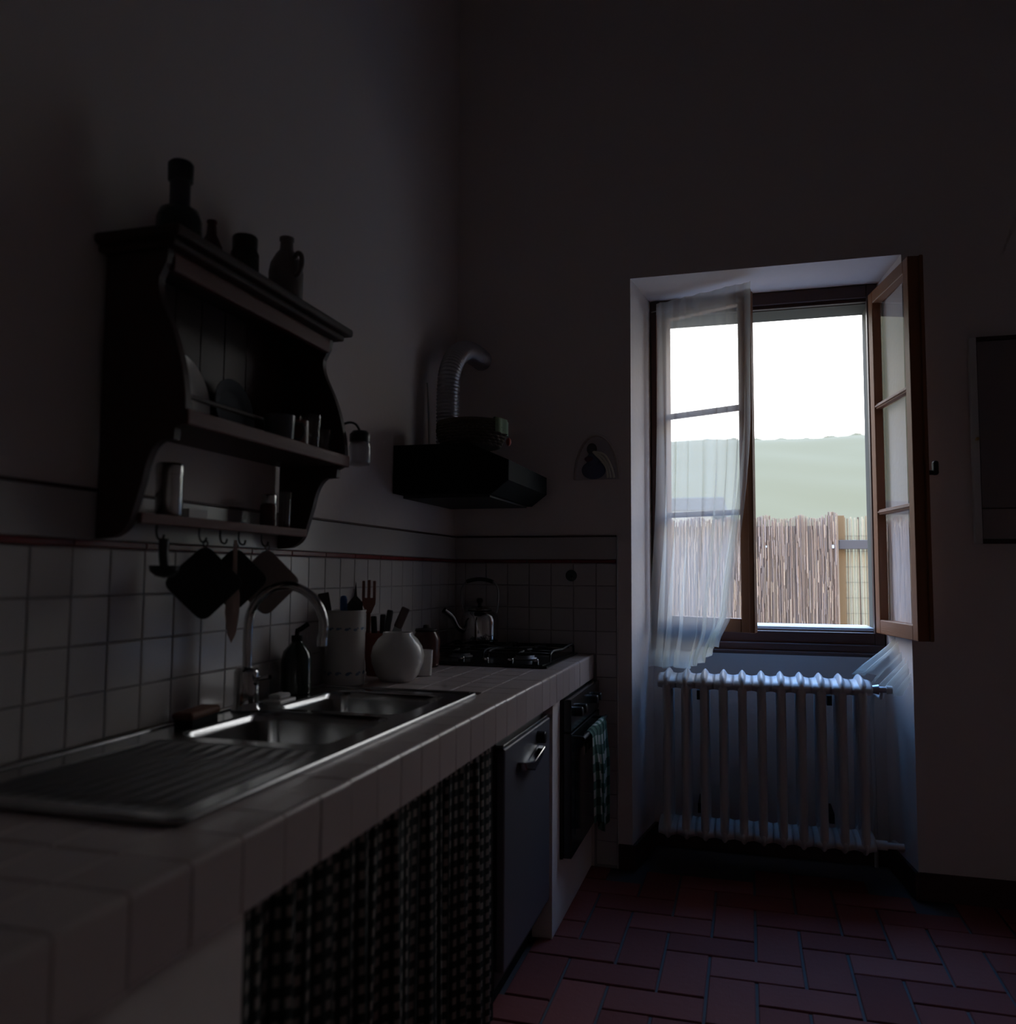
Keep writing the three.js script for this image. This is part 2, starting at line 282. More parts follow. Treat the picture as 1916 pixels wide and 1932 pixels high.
// ---------------------------------------------------------------- radiator
{
  const t = thing('radiator', 'white cast iron column radiator with eleven sections under the window', 'radiator', [0, 0, 0]);
  const y0 = 0.128, y1 = 0.822, zf = 0.0, zb = -0.195, pitch = 0.0757;
  const col = (z) => cyl(0.0168, 0.0168, 0.60, 16, true).scale(1, 1, 1.15).translate(0, 0.475, z);
  const head = (y, sgn) => { // pointed cap joining the columns
    const g = new THREE.SphereGeometry(1, 20, 14); const p = g.attributes.position;
    for (let i = 0; i < p.count; i++) { let x = p.getX(i), yy = p.getY(i), z = p.getZ(i); const up = yy * sgn > 0; x *= 0.0235 * (up ? 1 - 0.45 * yy * yy : 1); yy *= 0.047; z = Math.sign(z) * Math.pow(Math.abs(z), 0.75) * 0.122; p.setXYZ(i, x, y + yy, (zf + zb) / 2 + z); }
    g.computeVertexNormals(); return g;
  };
  const hub = (y) => lathe([[0.0, -pitch / 2], [0.029, -pitch / 2], [0.030, -0.028], [0.0335, -0.012], [0.035, 0], [0.0335, 0.012], [0.030, 0.028], [0.029, pitch / 2], [0.0, pitch / 2]], 20).rotateZ(PI / 2).scale(1, 1, 3.3).translate(0, y, (zf + zb) / 2 + 0.004);
  const section = merge([col(zf), col((zf + zb) / 2), col(zb), head(0.775, 1), head(0.175, -1), hub(0.772), hub(0.172)]);
  for (let k = 0; k < 11; k++) obj('radiator_section', section, M.radiator, t).position.x = 0.9385 + k * pitch;
  const xe = 0.9385 + 10 * pitch + pitch / 2, zc = (zf + zb) / 2 + 0.045;
  const val = obj('valve', [cyl(0.02, 0.014, 0.03, 16).rotateZ(-PI / 2).translate(xe + 0.012, 0.772, zc), cyl(0.012, 0.012, 0.05, 14).rotateZ(PI / 2).translate(xe + 0.035, 0.772, zc)], M.alu, t);
  obj('valve_knob', cyl(0.017, 0.015, 0.022, 18).rotateZ(PI / 2).translate(xe + 0.066, 0.772, zc), M.whiteMatte, val);
  obj('supply_pipe', tube([[xe + 0.04, 0.772, zc], [xe + 0.04, 0.74, zc - 0.02], [xe + 0.04, 0.70, FZ + 0.03], [xe + 0.04, 0.3, FZ + 0.03], [xe + 0.04, 0.0, FZ + 0.03]], 0.008, 24, 10), M.radiator, t);
  obj('return_pipe', [cyl(0.018, 0.018, 0.05, 16).rotateZ(PI / 2).translate(xe + 0.02, 0.172, zc), cyl(0.012, 0.012, 0.07, 14).rotateZ(PI / 2).translate(xe + 0.07, 0.172, zc), tube([[xe + 0.1, 0.172, zc], [xe + 0.105, 0.15, zc - 0.03], [xe + 0.105, 0.1, FZ + 0.03], [xe + 0.105, 0, FZ + 0.03]], 0.008, 16, 10)], M.radiator, t);
  for (const x of [1.05, 1.58]) for (const y of [0.2, 0.68]) obj('wall_bracket', bx(x, x + 0.02, y, y + 0.04, FZ, zb), M.iron, t);
}

// ---------------------------------------------------------------- things on the window wall
{
  const t = thing('wall_cabinet', 'shallow dark wall cabinet with painted edge catchlight and tiny brass knob', 'cabinet', [0, 0, 0]);
  obj('side', rbx(2.104, 2.129, 1.345, 2.142, 0, 0.03, 0.002), M.whiteMatte, t); obj('side', rbx(2.73, 2.755, 1.345, 2.142, 0, 0.03, 0.002), M.whiteMatte, t);  // pale sides paint the light caught on the cabinet edge
  obj('body', [bx(2.129, 2.73, 1.345, 1.36, 0, 0.028), bx(2.129, 2.73, 2.127, 2.142, 0, 0.028), bx(2.129, 2.73, 1.36, 2.127, 0, 0.008)], M.wood, t);
  const d = obj('door', rbx(2.131, 2.728, 1.48, 2.125, 0.008, 0.026, 0.002), M.cabinetDoor, t); obj('lower_panel', rbx(2.131, 2.728, 1.362, 1.477, 0.008, 0.024, 0.002), M.cabinetLow, t);
  obj('knob', [cyl(0.004, 0.004, 0.02, 10).rotateX(PI / 2).translate(2.117, 1.743, 0.04), ball(0.0065, 2.117, 1.743, 0.052)], M.brass, d);
}
{
  const t = thing('wall_plaque', 'small half round ceramic plaque with a robed figure above the tiles', 'plaque', [0.648, 1.628, 0]);
  const R = 0.098, s = new THREE.Shape(); s.moveTo(-R, 0); s.absarc(0, 0, R, PI, 0, true); s.lineTo(-R, 0); 
  obj('back_plate', new THREE.ExtrudeGeometry(s, { depth: 0.012, bevelEnabled: false, curveSegments: 24 }).scale(1, 2.0, 1).translate(0, 0, 0.001), S(0.50, 0.45, 0.46, 0.6), t);
  const arc = []; for (let i = 0; i <= 24; i++) { const a = PI * i / 24; arc.push([Math.cos(a) * R * 0.97, Math.sin(a) * R * 1.95, 0.013]); }
  obj('rim', tube(arc, 0.005, 48, 8), S(0.55, 0.46, 0.42, 0.4), t);
  const fig = obj('robe', [ball(0.035, -0.012, 0.04, 0.014, 1.5, 1.15, 0.4), ball(0.03, -0.012, 0.082, 0.014, 1.05, 1.3, 0.4)], S(0.10, 0.12, 0.2, 0.5), t);
  obj('hooded_head', ball(0.022, -0.02, 0.132, 0.014, 1.0, 1.15, 0.6), S(0.09, 0.09, 0.09, 0.6), t);
  obj('bodice', ball(0.018, -0.03, 0.088, 0.02, 1.2, 0.7, 0.5), S(0.12, 0.03, 0.06, 0.5), t);
  for (const [a, b] of [[0.052, 0.10], [0.064, 0.115], [0.078, 0.13]]) obj('mantle_fold', tube([[-0.015, 0.12, 0.02], [a * 0.45, b * 0.8, 0.028], [a * 0.85, 0.05, 0.028], [a, 0.004, 0.024]], 0.0052, 20, 8), S(0.85, 0.82, 0.68, 0.45), t);
}
{
  const t = thing('wall_hook', 'round dark hook with metal pin on the tiles near the niche', 'hook', [0.537, 1.213, 0.0105]);
  obj('disc', lathe([[0, 0.012], [0.018, 0.011], [0.024, 0.005], [0.025, 0]], 24).rotateX(PI / 2), S(0.05, 0.07, 0.065, 0.4), t);
  obj('pin', tube([[0.004, -0.002, 0.01], [0.006, -0.006, 0.024], [0.008, -0.012, 0.028], [0.008, -0.004, 0.034]], 0.004, 14, 8), M.chrome, t);
}

// ---------------------------------------------------------------- masonry counter: piers, tiled worktop
const CX = 0.6356, CY = 0.88, FY = 0.781, CZ = 3.95;
tag(obj('wall_counter', [bx(0, 0.622, 0, FY, 0.625, 0.742), bx(0, 0.622, 0, 0.215, 0.0, 0.625), bx(0, 0.622, 0, FY, 2.575, CZ), bx(0.005, 0.1, 0, FY, 0.742, 2.575)], M.plaster), 'plastered masonry piers carrying the tiled worktop', 'pier', null, 'structure');
const SK = { x0: 0.052, x1: 0.532, z0: 1.315, z1: 2.598 };
{
  const t = thing('tiled_worktop', 'long worktop of small white glazed tiles along the wall', 'worktop', [0, 0, 0]);
  const s = new THREE.Shape(); s.moveTo(0.01, -0.012); s.lineTo(CX - 0.009, -0.012); s.lineTo(CX - 0.009, -CZ); s.lineTo(0.01, -CZ); s.closePath();
  s.holes.push(roundRect(SK.x0 + 0.02, SK.x1 - 0.02, -SK.z1 + 0.02, -SK.z0 - 0.02, 0.02, THREE.Path));
  obj('slab', new THREE.ExtrudeGeometry(s, { depth: CY - 0.008 - FY, bevelEnabled: false }).rotateX(-PI / 2).translate(0, FY, 0), M.grout, t);
  const gap = 0.0035, PZ = 0.1035, nz = 38, zb = 0.0145;
  const cache = {};
  const rect = (x0, x1, z0, z1) => { const k = (x1 - x0).toFixed(4) + (z1 - z0).toFixed(4); return cache[k] ??= tileGeo(x1 - x0 - gap, z1 - z0 - gap, 0.012, 0.0018).rotateX(-PI / 2); };
  const xs = [[0.012, 0.1325], [0.1325, 0.2325], [0.2325, 0.3325], [0.3325, 0.4325], [0.4325, 0.5325]];
  const addTile = (x0, x1, z0, z1) => { if (x1 - x0 < 0.012 || z1 - z0 < 0.012) return; const m = obj('worktop_tile', rect(x0, x1, z0, z1), topTiles[Math.floor(rnd() * 4)], t); m.position.set((x0 + x1) / 2, CY - 0.012 + rr(-0.0004, 0.0004), (z0 + z1) / 2); m.rotation.x = rr(-0.003, 0.003); m.rotation.z = rr(-0.003, 0.003); };
  for (let k = 0; k < nz; k++) {
    const z0 = zb + k * PZ, z1 = z0 + PZ;
    for (const [x0, x1] of xs) {
      if (x1 <= SK.x0 + 0.006 || x0 >= SK.x1 - 0.006 || z1 <= SK.z0 + 0.006 || z0 >= SK.z1 - 0.006) addTile(x0, x1, z0, z1);
      else { // cut round the sink
        if (x0 < SK.x0) addTile(x0, SK.x0 + 0.006, z0, z1); else if (x1 > SK.x1) addTile(SK.x1 - 0.006, x1, z0, z1);
        else if (z0 < SK.z0) addTile(x0, x1, z0, SK.z0 + 0.006); else if (z1 > SK.z1) addTile(x0, x1, SK.z1 - 0.006, z1);
      }
    }
    // front edge: one L shaped nosing tile
    const nose = cache.nose ??= (() => {
      const a = 0.5325 + gap / 2, p = new THREE.Shape(); p.moveTo(a, CY); p.lineTo(CX - 0.010, CY); p.quadraticCurveTo(CX, CY, CX, CY - 0.010); p.lineTo(CX, FY); p.lineTo(CX - 0.010, FY); p.lineTo(CX - 0.010, CY - 0.010); p.lineTo(a, CY - 0.010); p.closePath();
      return new THREE.ExtrudeGeometry(p, { depth: PZ - gap, bevelEnabled: false, curveSegments: 6 });
    })();
    const m = obj('edge_tile', nose, topTiles[Math.floor(rnd() * 4)], t); m.position.set(rr(-0.0004, 0.0004), rr(-0.0004, 0.0004), z0 + gap / 2);
  }
}

// ---------------------------------------------------------------- sink and tap
{
  const t = thing('kitchen_sink', 'stainless steel double bowl sink with ribbed draining board', 'sink', [0, CY, 0]);
  const Y = 0.004, b1 = [0.125, 0.475, 1.745, 2.085], b2 = [0.125, 0.475, 1.375, 1.715], dr = [0.125, 0.49, 2.125, 2.56];
  const s = roundRect(SK.x0, SK.x1, -SK.z1, -SK.z0, 0.02);
  for (const b of [b1, b2, dr]) s.holes.push(roundRect(b[0], b[1], -b[3], -b[2], b === dr ? 0.03 : 0.06, THREE.Path));
  obj('deck', new THREE.ExtrudeGeometry(s, { depth: 0.002, bevelEnabled: false, curveSegments: 8 }).rotateX(-PI / 2).translate(0, Y - 0.001, 0), M.steel, t);
  const rim = []; const q = roundRect(SK.x0, SK.x1, -SK.z1, -SK.z0, 0.02).getPoints(6); for (const p of q.slice(0, -1)) rim.push([p.x, Y, -p.y]);
  obj('raised_rim', new THREE.TubeGeometry(new THREE.CatmullRomCurve3(rim.map((p) => V(...p)), true, 'catmullrom', 0.02), 160, 0.0055, 8, true), M.steel, t);
  const bowl = (b, depth) => {
    const prof = [[0, 0, 0.06], [0.006, -0.004, 0.06], [0.012, -0.02, 0.058], [0.02, -depth + 0.03, 0.055], [0.03, -depth + 0.008, 0.05], [0.05, -depth, 0.045]], ring = (k, y, r) => roundRect(b[0] + k, b[1] - k, -b[3] + k, -b[2] - k, r).getPoints(6).map((p) => [p.x, Y + y, -p.y]);
    const R = prof.map(([k, y, r]) => ring(k, y, r)), n = R[0].length - 1, m = prof.length - 1;
    const side = grid(n, m, (u, v) => R[Math.round(v * m)][Math.round(u * n)]);
    const f = new THREE.ShapeGeometry(roundRect(b[0] + 0.05, b[1] - 0.05, -b[3] + 0.05, -b[2] - 0.05, 0.045), 6).rotateX(-PI / 2).translate(0, Y - depth, 0);
    return [side, f];
  };
  for (const b of [b1, b2]) { const m = obj('bowl', bowl(b, 0.16), M.steel, t); obj('drain', lathe([[0, 0.004], [0.03, 0.004], [0.042, 0.001], [0.044, -0.004]], 24).translate((b[0] + b[1]) / 2, Y - 0.16 + 0.002, (b[2] + b[3]) / 2), M.chrome, m); }
  obj('draining_board', grid(120, 8, (u, v) => {
    const x = lerp(dr[0], dr[1], u), z = lerp(dr[2], dr[3], v), e = Math.min(sstep(u, 0, 0.07), 1 - sstep(u, 0.93, 1), sstep(v, 0, 0.1), 1 - sstep(v, 0.9, 1));
    return [x, Y - 0.007 * Math.min(1, e * 3) + 0.0065 * e * Math.pow(Math.max(0, Math.cos(2 * PI * u * 11)), 1.5), z];
  }), M.steelSoft, t);
}
{
  const t = thing('mixer_tap', 'chrome mixer tap with a high round spout behind the sink', 'tap', [0.092, CY + 0.006, 1.765]);
  obj('base', lathe([[0, 0], [0.036, 0], [0.036, 0.004], [0.032, 0.008], [0.030, 0.02], [0.030, 0.09], [0.025, 0.102], [0, 0.104]], 28), M.chrome, t);
  const a = rad(8), R = 0.096, pts = []; // arc swung out over the bowls
  pts.push([0, 0.05, 0], [0, 0.12, 0], [0, 0.19, 0]);
  for (let i = 1; i <= 10; i++) { const q = PI * (1 - i / 10 * 1.08); const d = R + R * Math.cos(q); pts.push([d * Math.cos(a), 0.2 + R * Math.sin(q) * 1.05, -d * Math.sin(a)]); }
  const sp = obj('spout', tube(pts, 0.0112, 70, 14), M.chrome, t);
  const e = pts[pts.length - 1]; obj('aerator', cyl(0.0128, 0.0122, 0.02, 18).translate(e[0] - 0.001, e[1] - 0.008, e[2]), M.chrome, sp);
  obj('lever', [tube([[0.02, 0.07, 0.002], [0.045, 0.078, 0.01], [0.075, 0.084, 0.018]], 0.006, 14, 10), ball(0.013, 0.02, 0.068, 0.002)], M.chrome, t);
}

// ---------------------------------------------------------------- things round the sink
{
  const t = thing('soap_bottle', 'black pump bottle standing behind the sink', 'bottle', [0.06, CY + 0.0045, 1.475]);
  obj('body', lathe([[0, 0], [0.039, 0], [0.042, 0.006], [0.042, 0.092], [0.037, 0.116], [0.018, 0.138], [0.014, 0.146]], 28), M.darkGlass, t);
  obj('pump', [lathe([[0, 0.172], [0.006, 0.172], [0.006, 0.160], [0.015, 0.160], [0.015, 0.144], [0, 0.144]], 20), tube([[-0.002, 0.172, 0], [0.01, 0.178, -0.002], [0.03, 0.192, -0.006]], 0.0065, 12, 10)], M.matteBlack, t);
}
{
  const t = thing('soap_dish', 'little white soap dish beside the black pump bottle', 'dish', [0.085, CY + 0.0035, 1.60]);
  obj('dish', [rbx(-0.026, 0.026, 0, 0.007, -0.04, 0.04, 0.003)], M.white, t); obj('soap_bar', rbx(-0.018, 0.018, 0.007, 0.02, -0.028, 0.028, 0.006), M.whiteMatte, t);
}
{
  const t = thing('scrubbing_brush', 'brown wooden scrubbing brush lying on the sink edge', 'brush', [0.085, CY + 0.004, 1.945], rad(8));
  obj('back', new RoundedBoxGeometry(0.05, 0.018, 0.135, 3, 0.009).translate(0, 0.024, 0), M.brownWood, t); obj('bristles', rbx(-0.021, 0.021, 0, 0.017, -0.06, 0.06, 0.003), M.matteBlack, t);
}
// utensil crock with faint blue marks
{
  const cv = document.createElement('canvas'); cv.width = 512; cv.height = 512; const c = cv.getContext('2d');
  c.fillStyle = '#d9d6d2'; c.fillRect(0, 0, 512, 512);
  const band = (y, h, n) => { for (let i = 0; i < n; i++) { c.fillStyle = i % 2 ? '#7486a0' : '#8797ae'; const x = (i + 0.2) * 512 / n; c.beginPath(); c.ellipse(x, y + (i % 3) * 3, 9, h, 0.5, 0, 7); c.fill(); c.beginPath(); c.ellipse(x + 12, y - 4, 4, h * 0.7, -0.6, 0, 7); c.fill(); } };
  band(125, 10, 14); band(425, 13, 12);
  const tx = new THREE.CanvasTexture(cv); tx.colorSpace = THREE.SRGBColorSpace;
  const t = thing('utensil_crock', 'tall white enamel crock with faint blue marks holding utensils', 'crock', [0.08, CY, 1.222]);
  const g = lathe([[0, 0], [0.058, 0], [0.0605, 0.004], [0.0605, 0.218], [0.063, 0.222], [0.063, 0.226], [0.058, 0.226], [0.057, 0.21], [0.056, 0.02], [0, 0.016]], 40), p = g.attributes.position;
  for (let i = 0; i < p.count; i++) g.attributes.uv.setY(i, p.getY(i) / 0.226);
  obj('body', g, P(0.9, 0.88, 0.86, 0.25, { map: tx }), t);
}
{
  const C = [0.08, CY + 0.018, 1.222];
  const put = (o, x, z, lean, turn) => { o.position.set(C[0] + x, C[1], C[2] + z); o.rotation.set(lean[0], turn, lean[1]); };
  const a = thing('spatula', 'black slotted spatula leaning in the white crock', 'utensil'); obj('handle', tube([[0, 0, 0], [0, 0.2, 0]], 0.005, 4, 8), M.black, a); obj('blade', [rbx(-0.027, 0.027, 0.195, 0.262, -0.003, 0.003, 0.002)], M.black, a); put(a, -0.03, 0.012, [0.04, 0.16], 0.5);
  const b = thing('brush_handle', 'blue handled brush standing in the white crock', 'utensil'); obj('handle', lathe([[0, 0], [0.006, 0], [0.007, 0.15], [0.011, 0.19], [0.011, 0.24], [0.008, 0.25], [0, 0.252]], 16), M.blue, b); put(b, 0.0, 0.005, [0.0, 0.02], 0);
  const d = thing('cake_slice', 'pointed black cake slice standing in the white crock', 'utensil'); obj('handle', tube([[0, 0, 0], [0, 0.2, 0]], 0.005, 4, 8), M.black, d); obj('blade', prism([[-0.024, 0.2], [0.026, 0.2], [0.024, 0.232], [0.006, 0.25], [0.001, 0.295], [-0.004, 0.25], [-0.022, 0.225]], 'z', -0.002, 0.002), M.black, d); put(d, 0.018, -0.008, [0.0, -0.03], 0.5);
}
{ // terracotta pot with knives, behind crock
  const C = [0.083, CY, 0.975];
  const t = thing('terracotta_pot', 'red terracotta pot holding knives between crock and white bowl', 'pot', C);
  obj('body', lathe([[0, 0], [0.042, 0], [0.055, 0.118], [0.060, 0.12], [0.061, 0.142], [0.055, 0.142], [0.053, 0.12], [0.04, 0.015], [0, 0.012]], 32), M.clayPot, t);
  const fk = thing('wooden_fork', 'wooden fork with three tines standing in the terracotta pot', 'utensil', [C[0] - 0.033, CY + 0.014, C[2] + 0.02], rad(25));
  obj('handle', tube([[0, 0, 0], [0, 0.19, 0]], 0.0055, 4, 8), M.brownWood, fk);
  obj('tines', [prism([[-0.006, 0.185], [0.006, 0.185], [0.016, 0.215], [0.017, 0.235], [-0.017, 0.235], [-0.016, 0.215]], 'z', -0.003, 0.003), rbx(-0.017, -0.0095, 0.233, 0.29, -0.003, 0.003, 0.002), rbx(-0.0038, 0.0038, 0.233, 0.293, -0.003, 0.003, 0.002), rbx(0.0095, 0.017, 0.233, 0.29, -0.003, 0.003, 0.002)], S(0.30, 0.14, 0.11, 0.7), fk); fk.scale.set(1.35, 1.03, 1);
  const cl = thing('cleaver', 'brown handled cleaver leaning out of the terracotta pot', 'knife', [C[0] + 0.0, CY + 0.02, C[2]]); cl.rotation.set(0.05, 0.3, -0.42);
  obj('blade', prism([[-0.016, 0.0], [0.016, 0.0], [0.016, 0.15], [-0.012, 0.15]], 'z', -0.001, 0.001), M.steelSoft, cl); obj('handle', rbx(-0.014, 0.014, 0.15, 0.222, -0.009, 0.009, 0.005), S(0.09, 0.055, 0.055, 0.7), cl);
  const kn = [['boning_knife', 'short black knife beside the cleaver in the terracotta pot', 0.012, 0.016, 0.17, -0.16], ['bread_knife', 'long black knife by the fork in the terracotta pot', -0.018, -0.01, 0.145, 0.06], ['paring_knife', 'thin dark paring knife at the back of the terracotta pot', -0.005, -0.028, 0.15, -0.02]];
  for (const [n, lab, x, z, h, ln] of kn) { const o = thing(n, lab, 'knife', [C[0] + x, CY + 0.02, C[2] + z]); o.rotation.z = ln; obj('blade', prism([[-0.008, 0.0], [0.009, 0.01], [0.009, h * 0.7], [-0.009, h * 0.7]], 'z', -0.0008, 0.0008), M.steelSoft, o); obj('handle', rbx(-0.01, 0.01, h * 0.7, h + 0.03, -0.007, 0.007, 0.005), M.black, o); }
}
{
  const t = thing('round_bowl', 'round bellied white ceramic pot on the worktop', 'pot', [0.198, CY, 1.092]);
  obj('body', lathe([[0, 0.004], [0.046, 0.004], [0.048, 0], [0.053, 0.002], [0.068, 0.022], [0.081, 0.056], [0.084, 0.08], [0.078, 0.108], [0.062, 0.132], [0.048, 0.144], [0.047, 0.152], [0.043, 0.152], [0.042, 0.144], [0.06, 0.125], [0.076, 0.09], [0.07, 0.03], [0, 0.012]], 48), M.white, t);
  const c = thing('small_cup', 'small straight white cup between round pot and hob', 'cup', [0.232, CY, 0.945]);
  obj('body', lathe([[0, 0], [0.022, 0], [0.024, 0.003], [0.028, 0.085], [0.0262, 0.085], [0.022, 0.006], [0, 0.005]], 32), M.white, c);
  const j = thing('storage_jar', 'dark brown jar with lid in the corner beside the hob', 'jar', [0.135, CY, 0.685]);
  obj('body', lathe([[0, 0], [0.045, 0], [0.05, 0.01], [0.052, 0.1], [0.04, 0.125], [0.038, 0.13]], 32), M.brownGlass, j); obj('lid', lathe([[0, 0.152], [0.01, 0.15], [0.012, 0.14], [0.04, 0.137], [0.041, 0.128], [0, 0.128]], 28), S(0.03, 0.018, 0.016, 0.6), j);
}

// ---------------------------------------------------------------- hob and kettle
{
  const t = thing('gas_hob', 'black gas hob with iron pan supports at the end of the worktop', 'hob', [0, CY, 0]);
  const x0 = 0.065, x1 = 0.575, z0 = 0.05, z1 = 0.625;
  obj('plate', [rbx(x0, x1, 0.001, 0.009, z0, z1, 0.004), rbx(x0 + 0.02, x1 - 0.02, 0.006, 0.012, z0 + 0.02, z1 - 0.02, 0.004)], M.enamelBlack, t);
  for (const [x, z] of [[0.18, 0.17], [0.44, 0.17], [0.18, 0.42], [0.44, 0.42]]) {
    const b = obj('burner', lathe([[0, 0.012], [0.046, 0.012], [0.046, 0.018], [0.036, 0.02], [0.036, 0.028], [0, 0.028]], 28).translate(x, 0, z), M.alu, t);
    obj('burner_cap', lathe([[0, 0.036], [0.03, 0.036], [0.034, 0.033], [0.034, 0.028]], 28).translate(x, 0, z), M.matteBlack, b);
  }
  for (const x of [0.18, 0.44]) {
    const g = []; const w = 0.12;
    for (const dx of [-w, w]) g.push(tube([[x + dx, 0.012, 0.075], [x + dx, 0.04, 0.08], [x + dx, 0.043, 0.295], [x + dx, 0.04, 0.51], [x + dx, 0.012, 0.515]], 0.0045, 30, 6));
    for (const z of [0.08, 0.295, 0.51]) g.push(tube([[x - w, 0.041, z], [x + w, 0.041, z]], 0.0045, 3, 6));
    for (const z of [0.17, 0.42]) for (const [ax, az] of [[1, 0], [-1, 0], [0, 1], [0, -1]]) g.push(tube([[x + ax * 0.025, 0.045, z + az * 0.025], [x + ax * (ax ? w : 0), 0.041, z + az * 0.1]], 0.0045, 3, 6));
    obj('pan_support', g, M.iron, t);
  }
  for (const x of [0.235, 0.33, 0.425, 0.52]) obj('knob', lathe([[0, 0.03], [0.009, 0.03], [0.0115, 0.027], [0.0125, 0.012], [0, 0.012]], 20).translate(x, 0, 0.575), M.chrome, t);
}
{
  const t = thing('kettle', 'polished steel kettle with tall arched handle on the hob', 'kettle', [0.175, CY + 0.0455, 0.17]);
  obj('body', lathe([[0, 0.003], [0.07, 0], [0.077, 0.006], [0.080, 0.02], [0.080, 0.095], [0.076, 0.116], [0.066, 0.13], [0.052, 0.136], [0.05, 0.14], [0, 0.14]], 48), M.chrome, t);
  const l = obj('lid', lathe([[0.051, 0.14], [0.05, 0.146], [0.03, 0.155], [0.01, 0.158], [0, 0.158]], 36), M.steel, t); obj('lid_knob', lathe([[0, 0.19], [0.011, 0.188], [0.014, 0.178], [0.008, 0.168], [0.007, 0.157]], 20), M.black, l);
  const d = [-0.66, 0.75]; const at = (r, y) => [d[0] * r, y, d[1] * r];
  obj('spout', (() => { const g = tube([at(0.065, 0.05), at(0.105, 0.072), at(0.135, 0.115), at(0.172, 0.142)], 0.013, 28, 14); return g; })(), M.chrome, t);
  const hd = obj('handle', tube([[-0.074, 0.13, 0], [-0.08, 0.17, 0], [-0.078, 0.235, 0], [-0.055, 0.262, 0], [0, 0.268, 0], [0.055, 0.262, 0], [0.078, 0.235, 0], [0.08, 0.17, 0], [0.074, 0.13, 0]], 0.0042, 60, 8), M.steelSoft, t);
  obj('grip', tube([[-0.058, 0.259, 0], [-0.03, 0.267, 0], [0, 0.27, 0], [0.03, 0.267, 0], [0.058, 0.259, 0]], 0.0085, 24, 10), M.black, hd);
}

// ---------------------------------------------------------------- hood, duct, basket
{
  const t = thing('cooker_hood', 'black angular cooker hood with flexible duct over the hob', 'cooker hood', [0, 0, 0]);
  obj('canopy', prism([[0.001, 1.515], [0.385, 1.505], [0.45, 1.555], [0.45, 1.628], [0.30, 1.695], [0.001, 1.695]], 'z', 0.105, 0.705, 0.004), M.matteBlack, t);
  obj('filter', bx(0.03, 0.37, 1.498, 1.51, 0.14, 0.67), M.iron, t);
  const pts = [[0.105, 1.69, 0.40], [0.105, 1.80, 0.40], [0.105, 1.93, 0.40], [0.107, 2.04, 0.385], [0.11, 2.12, 0.32], [0.115, 2.17, 0.22], [0.12, 2.185, 0.10], [0.122, 2.185, 0.0]];
  const curve = new THREE.CatmullRomCurve3(pts.map((p) => V(...p)));
  const g = new THREE.TubeGeometry(curve, 330, 1, 22), p = g.attributes.position, n = g.attributes.normal, c = new THREE.Vector3();
  for (let i = 0; i <= 330; i++) { curve.getPointAt(i / 330, c); const r = 0.0455 + 0.0024 * Math.sin(i * 2 * PI / 6); for (let k = 0; k <= 22; k++) { const j = i * 23 + k; p.setXYZ(j, c.x + n.getX(j) * r, c.y + n.getY(j) * r, c.z + n.getZ(j) * r); } }
  g.computeVertexNormals(); obj('duct', g, M.alu, t);
  obj('cable', tube([[0.035, 1.69, 0.42], [0.03, 1.78, 0.415], [0.02, 1.9, 0.40], [0.012, 2.0, 0.4]], 0.004, 16, 6), M.whiteMatte, t);
}
{
  const t = thing('wicker_basket', 'dark round wicker basket standing on the cooker hood', 'basket', [0.262, 1.696, 0.565]);
  const N = 44, g = [], R = (y) => 0.103 + 0.026 * Math.sin(PI * Math.min(1, y / 0.09) * 0.7);
  for (let k = 0; k < 8; k++) { const y = 0.006 + k * 0.0105, pts = []; for (let i = 0; i < 2 * N; i++) { const a = i / (2 * N) * 2 * PI, w = 0.0032 * Math.cos(i * PI / 2 + (k % 2) * PI); pts.push([(R(y) + w) * Math.cos(a), y, (R(y) + w) * Math.sin(a)]); } g.push(tube(pts, 0.0052, 132, 5, true)); }
  obj('woven_side', g, M.wicker, t);
  const st = []; for (let i = 0; i < N; i++) { const a = i / N * 2 * PI; st.push(tube([0.0, 0.03, 0.06, 0.09].map((y) => [R(y) * Math.cos(a), y, R(y) * Math.sin(a)]), 0.003, 5, 5)); }
  obj('stakes', st, M.wicker, t); obj('rim', new THREE.TorusGeometry(R(0.09) + 0.001, 0.009, 8, 48).rotateX(PI / 2).translate(0, 0.09, 0), M.wicker, t); obj('bottom', cyl(0.102, 0.102, 0.006, 32).translate(0, 0.004, 0), M.wicker, t);
  const c = thing('folded_napkin', 'pale green napkin draped over the basket rim', 'napkin', [0, 0, 0]);
  obj('cloth', grid(14, 14, (u, v) => { const a = rad(-30 + 62 * u), q = v * 0.10, r0 = R(0.09) + 0.012, r = q < 0.04 ? 0.098 + q : r0 + 0.002 + 0.004 * Math.sin(u * 16), y = q < 0.04 ? 0.075 + 0.03 * Math.sin(q / 0.04 * PI / 2) : 0.105 - (q - 0.04) * 0.95; return [0.262 + r * Math.cos(a), 1.696 + y, 0.565 + r * Math.sin(a)]; }), S(0.20, 0.27, 0.17, 0.95, { side: THREE.DoubleSide }), c);
  obj('red_tassel', ball(0.012, 0.262 + 0.142, 1.696 + 0.022, 0.565 - 0.02, 0.8, 1.3, 1), S(0.5, 0.08, 0.05, 0.7), c);
}

